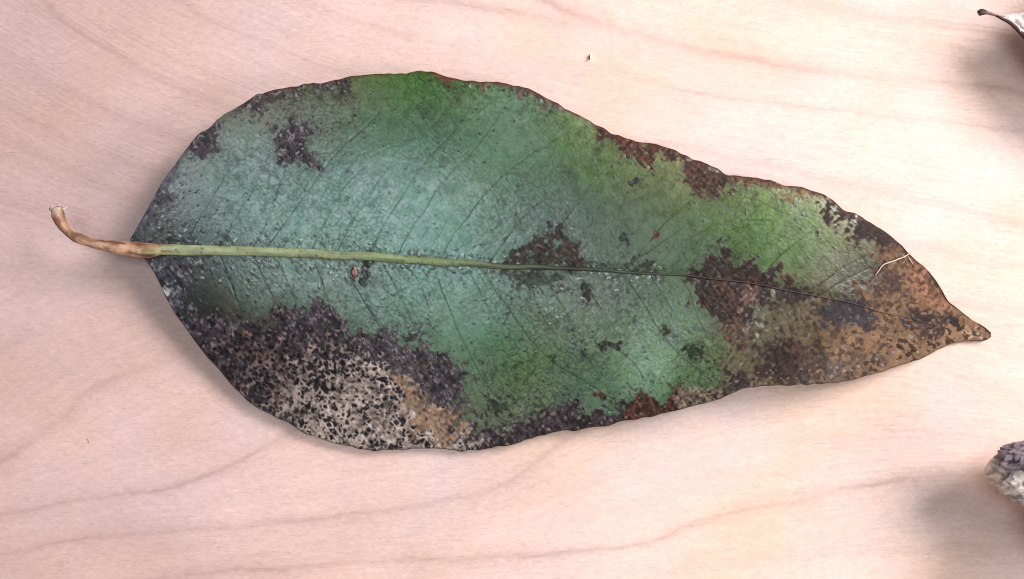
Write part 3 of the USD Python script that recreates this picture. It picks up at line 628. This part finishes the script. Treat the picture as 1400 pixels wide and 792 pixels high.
    f1 = vn(sl * .3, 100 + 12 * np.cos(a) + 5 * np.sin(a), 4, 98); f2 = vn(sl * .6, 90 + 16 * np.cos(a + 1), 8, 99)
    c = lin((152, 112, 88)) * (1 + .16 * f1 + .14 * f2)[:, None]
    lt = ss(f2 + .6 * f1, .8, 1.7)[:, None] * .6; c = c * (1 - lt) + lin((206, 168, 142)) * lt
    dk = ss(-f2 + .5 * f1, 1.0, 1.8)[:, None] * .6; c = c * (1 - dk) + lin((92, 58, 44)) * dk
    tp = (1 - ss(sl, 2, 12))[:, None]; c = c * (1 - tp) + lin((190, 168, 150)) * tp
    gr = ss(sl + 6 * f1, sl.max() - 26, sl.max() - 8)[:, None]; c = c * (1 - gr) + lin((146, 150, 108)) * gr
    tv[:22] += np.random.default_rng(3).normal(0, 1.2 * S, (22, 3))
    obj('stalk', (tv, tf), stalk_mat, root, alb=np.clip(c, .02, .8), rgh=np.full(len(tv), .5))
    # torn fibres at the broken end of the stalk
    for pts in ([(72, 286), (70, 281), (69, 278)], [(86, 287), (89, 285), (91, 282)], [(79, 283), (82, 280), (84, 281)]):
        p = smooth_line(pts, 1)
        tv, tf = tube(to_world(p[:, 0], p[:, 1], np.full(len(p), .0072)) - loc, np.linspace(2.6, .8, len(p)) * S, 8)
        obj('torn_fibre', (tv, tf), stalk_mat, root, alb=np.tile(lin((206, 182, 164)), (len(tv), 1)), rgh=np.full(len(tv), .5))
    # small red scale stuck under the midrib
    sph = trimesh.creation.icosphere(subdivisions=3)
    v3 = sph.vertices * (1 + .12 * vn(sph.vertices[:, 0] * 20 + 50, sph.vertices[:, 1] * 20 + sph.vertices[:, 2] * 9 + 70, 9, 111))[:, None]
    v3 = v3 * np.array([4.2, 8.2, 2.6]) * S
    cpos = to_world(np.array(485.0), np.array(373.0), base_z(485.0, 373.0) + 1.2 * S) - loc
    fc = lin((78, 47, 44)) * (1 + .3 * vn(v3[:, 0] / S + 60, v3[:, 1] / S + 60, 3, 112))[:, None]
    hi = ss(v3[:, 2] / S, 1.2, 2.4)[:, None] * .5; fc = fc * (1 - hi) + lin((176, 130, 124)) * hi  # paler pink top is a highlight painted into the colour
    tag(obj('scale', (v3 + cpos, sph.faces), stalk_mat, root, alb=np.clip(fc, .02, .6), rgh=np.full(len(v3), .4)), 'small raised reddish scale just below the pale midrib')
    return relief
GREEN_GAIN = np.array([0.64, 0.585, 0.54])
surface = make_leaf()

# ------------------------------------------------------------------ a pale fibre across the tip of the leaf
def make_thread():
    o = to_world(np.array(1220.0), np.array(356.0), np.array(0.0012))
    root = thing('fibre', 'thin white forked fibre lying across the brown leaf tip', 'fibre', o)
    main = smooth_line([(1197, 376), (1201, 371), (1206, 363), (1212, 360), (1222, 357), (1232, 353), (1239, 350), (1243, 347), (1246, 345)], 1.0)
    fork = smooth_line([(1241, 350), (1244, 355), (1248, 361)], 1.0)
    fork2 = smooth_line([(1237, 352), (1235, 349)], 1.0)
    for k, (n, p, r) in enumerate((('strand', main, .95), ('strand', fork, .6), ('strand', fork2, .6))):
        z = surface(p[:, 0], p[:, 1]) + (1.2 + .9 * np.sin(np.linspace(0, np.pi, len(p)))) * S
        rr = r * S * (1 - .45 * np.abs(np.linspace(-1, 1, len(p))) ** 3)
        tv, tf = tube(to_world(p[:, 0], p[:, 1], z) - o, rr, 8)
        obj(n, (tv, tf), stalk_mat, root, alb=np.tile(lin((206, 186, 168)), (len(tv), 1)), rgh=np.full(len(tv), .5))
make_thread()

# ------------------------------------------------------------------ crumb and hair on the wood
def make_crumb():
    o = to_world(np.array(807.0), np.array(78.0), np.array(0.0))
    s = trimesh.creation.icosphere(subdivisions=3); v = s.vertices.copy()
    v *= (1 + .2 * vn(v[:, 0] * 20 + 40, v[:, 1] * 20 + v[:, 2] * 13 + 40, 11, 121))[:, None]
    v *= np.array([2.0, 4.2, 2.2]) * S
    a = -.5; v = v @ np.array([[math.cos(a), math.sin(a), 0], [-math.sin(a), math.cos(a), 0], [0, 0, 1]])
    v[:, 2] += 2.0 * S
    side = ss(v[:, 0] / S, -.8, .4)[:, None]
    p = obj('crumb', (v + o, s.faces), dry_mat, alb=lin((84, 62, 54)) * (1 - side) + lin((246, 232, 214)) * side, rgh=np.full(len(v), .5))
    tag(p, 'tiny pale crumb with a dark side on the bare wood above the leaf', 'crumb')
    q = smooth_line([(120, 600), (121, 603), (122, 606)], 1)
    tv, tf = tube(to_world(q[:, 0], q[:, 1], np.full(len(q), .5 * S)), .45 * S, 6)
    p = obj('hair', (tv, tf), dry_mat, alb=np.tile(lin((184, 150, 140)), (len(tv), 1)), rgh=np.full(len(tv), .5))
    tag(p, 'very short thin hair on the wood left of the leaf', 'hair')
make_crumb()

# ------------------------------------------------------------------ neighbours cut by the right edge of the picture
def sheet(f, nu, nv, thick):
    """closed thick sheet from f(u, v) -> world points; returns vertices, faces, and (u, v, is_top) per vertex"""
    u, v = np.meshgrid(np.linspace(0, 1, nu), np.linspace(0, 1, nv))
    P = f(u, v)
    n = np.cross(np.gradient(P, axis=1), np.gradient(P, axis=0)); n /= np.linalg.norm(n, axis=-1, keepdims=True) + 1e-12
    A, B = P + n * thick / 2, P - n * thick / 2
    N = nu * nv; i = np.arange(N).reshape(nv, nu)
    ring = np.r_[i[0, :-1], i[:-1, -1], i[-1, :0:-1], i[:0:-1, 0]]
    r2 = np.roll(ring, -1)
    F = np.vstack([grid_faces(nv, nu), grid_faces(nv, nu, True) + N, np.stack([ring, ring + N, r2 + N], 1)[:, ::-1], np.stack([ring, r2 + N, r2], 1)[:, ::-1]])
    return np.vstack([A.reshape(-1, 3), B.reshape(-1, 3)]), F, np.r_[u.ravel(), u.ravel()], np.r_[v.ravel(), v.ravel()], np.r_[np.ones(N), np.zeros(N)]

def make_neighbours():
    # upper right: dry leaf standing clear of the wood, dark rim and stalk in view, pale face above
    o = to_world(np.array(1500.0), np.array(0.0), np.array(0.0))
    root = thing('dry_leaf', 'pale dry leaf with dark hooked stalk at the upper right edge', 'leaf', o)
    line = smooth_line([(1338, 18.5), (1341, 16.5), (1347, 16.5), (1358, 20), (1372, 26), (1386, 35), (1399, 48), (1412, 66), (1440, 92), (1500, 130)], 2)
    hz = np.interp(line[:, 0], [1338, 1400, 1500], [.0068, .0073, .0095])
    rad = np.interp(line[:, 0], [1336, 1342, 1350, 1365, 1400, 1500], [3.6, 4.4, 2.6, 2.1, 2.6, 2.6]) * S
    tv, tf = tube(to_world(line[:, 0], line[:, 1], hz) - o, rad, 10, 1, .12, 8)
    xx = np.r_[np.repeat(line[:, 0], 10), line[0, 0], line[-1, 0]]
    cc = lin((66, 46, 40)) * (1 + .3 * vn(xx, 0 * xx, 6, 131))[:, None]
    lt = (ss(xx, 1346, 1351) * ss(-xx, -1364, -1358))[:, None] * .55; cc = cc * (1 - lt) + lin((170, 138, 126)) * lt
    obj('stalk', (tv, tf), dry_mat, root, alb=cc, rgh=np.full(len(tv), .6))
    def f(u, v):
        x = 1366 + 480 * u; yb = np.interp(x, line[:, 0], line[:, 1])
        yb = np.where(x > 1500, 130 + 12 * np.sin((x - 1500) / 60), yb)
        yt = np.interp(x, [1366, 1372, 1400, 1440, 1520, 1846], [23, 20.5, 17, 4, -70, -160])
        y = yb + (yt - yb) * v
        z = np.interp(x, [1366, 1400, 1500, 1620, 1846], [.0070, .0074, .0095, .0130, .0015]) - .002 * v ** 2 * u + .0004 * fb(x, y, 30, 141) * np.clip(u * 5, 0, 1)
        return to_world(x, y, np.maximum(z, .0006)) - o
    V, F, u, v, top = sheet(f, 150, 70, .0002)
    wv = V / S
    n = vn(wv[:, 0], wv[:, 1], 6, 142); n2 = vn(wv[:, 0], wv[:, 1], 3, 143)
    c = lin((218, 204, 200)) * (1 + .12 * n + .12 * n2)[:, None]
    dk = ss(n + .5 * vn(wv[:, 0], wv[:, 1], 16, 144), 1.0, 1.6)[:, None] * .8; c = c * (1 - dk) + lin((110, 92, 96)) * dk
    obj('blade', (V, F), dry_mat, root, alb=np.clip(c, .02, .85), rgh=np.full(len(V), .6))

    def blocker_sheet(u, v):      # added unseen sheet hanging from the lower margin, blocks the window lamp
        x = 1432 + 330 * u
        y0 = np.interp(x, line[:, 0], line[:, 1]); y0 = np.where(x > 1500, 130 + 12 * np.sin((x - 1500) / 60), y0)
        z0 = np.interp(x, [1366, 1400, 1500, 1620, 1846], [.0070, .0074, .0095, .0130, .0015])
        return to_world(x, y0 + 26 * np.sin(np.pi * v * .6), np.maximum(z0 * (1 - v) ** 1.2, .0006)) - o
    V, F, u, v, top = sheet(blocker_sheet, 60, 24, .0002)
    obj('added_blocker', (V, F), dry_mat, root, alb=np.tile(lin((120, 96, 88)), (len(V), 1)), rgh=np.full(len(V), .6))

    # lower right: rolled leaf, dark fold over a whitish crusted one
    o = to_world(np.array(1500.0), np.array(680.0), np.array(0.0))
    root = thing('curled_leaf', 'curled dry leaf, dark fold over whitish crusted fold, at the lower right edge', 'leaf', o)
    def lump(name, cx, cy, cz, rx, ry, rz, tilt, colf, seed, bump):
        s = trimesh.creation.icosphere(subdivisions=5); d = s.vertices
        e = np.sign(d) * np.abs(d) ** .68
        q = d * 40 + 200
        k = 1 + bump * (.6 * vn(q[:, 0] + q[:, 2] * .7, q[:, 1] - q[:, 2] * .6, 16, seed) + .35 * vn(q[:, 0] + q[:, 2] * .7, q[:, 1] - q[:, 2] * .6, 6, seed + 1) + .16 * vn(q[:, 0] * 2 + q[:, 2], q[:, 1] * 2 - q[:, 2], 5, seed + 2))
        v = e * k[:, None] * np.array([rx, ry, rz])
        ca, sa = math.cos(tilt), math.sin(tilt)
        v = np.stack([v[:, 0] * ca - v[:, 1] * sa, v[:, 0] * sa + v[:, 1] * ca, v[:, 2]], 1) * S
        v[:, 2] -= 0.06 * np.maximum(v[:, 0] + rx * S * .6, 0)     # sinks towards the table to the right
        w = v + to_world(np.array(float(cx)), np.array(float(cy)), np.array(cz)) - o
        w[:, 2] = np.maximum(w[:, 2], 0.0003)
        obj(name, (w, s.faces), dry_mat, root, alb=np.clip(colf(q, w), .01, .85), rgh=np.full(len(w), .6))
    def dark(q, w):
        a, b = w[:, 0] / S, w[:, 1] / S
        n = vn(a, b, 7, 151); m = vn(a, b, 3.2, 152)
        c = lin((124, 110, 118)) * (1 + .25 * n + .2 * m)[:, None]
        l = ss(n + m, 1.5, 2.4)[:, None] * .5; return c * (1 - l) + lin((150, 140, 148)) * l
    def crust(q, w):
        a, b = w[:, 0] / S, w[:, 1] / S
        n = vn(a, b, 9, 153); m = vn(a, b, 4, 154)
        c = lin((240, 226, 214)) * (1 + .12 * n + .14 * m)[:, None]
        l = ss(n * .8 + .7 * m, .5, 1.1)[:, None] * .8; c = c * (1 - l) + lin((104, 92, 98)) * l
        e = ss(-(a + 500 - 1000 + 353), 0, 8)[:, None] * 0; return c * (1 - e) + lin((120, 80, 66)) * e
    lump('lower_fold', 1585, 735, .0125, 140, 80, 60, -.3, dark, 181, .05)
    lump('crusted_fold', 1456, 661, .0085, 93, 43, 40, -.25, crust, 161, .05)
    lump('dark_fold', 1462, 623, .0112, 89, 20, 24, .02, dark, 171, .05)
make_neighbours()
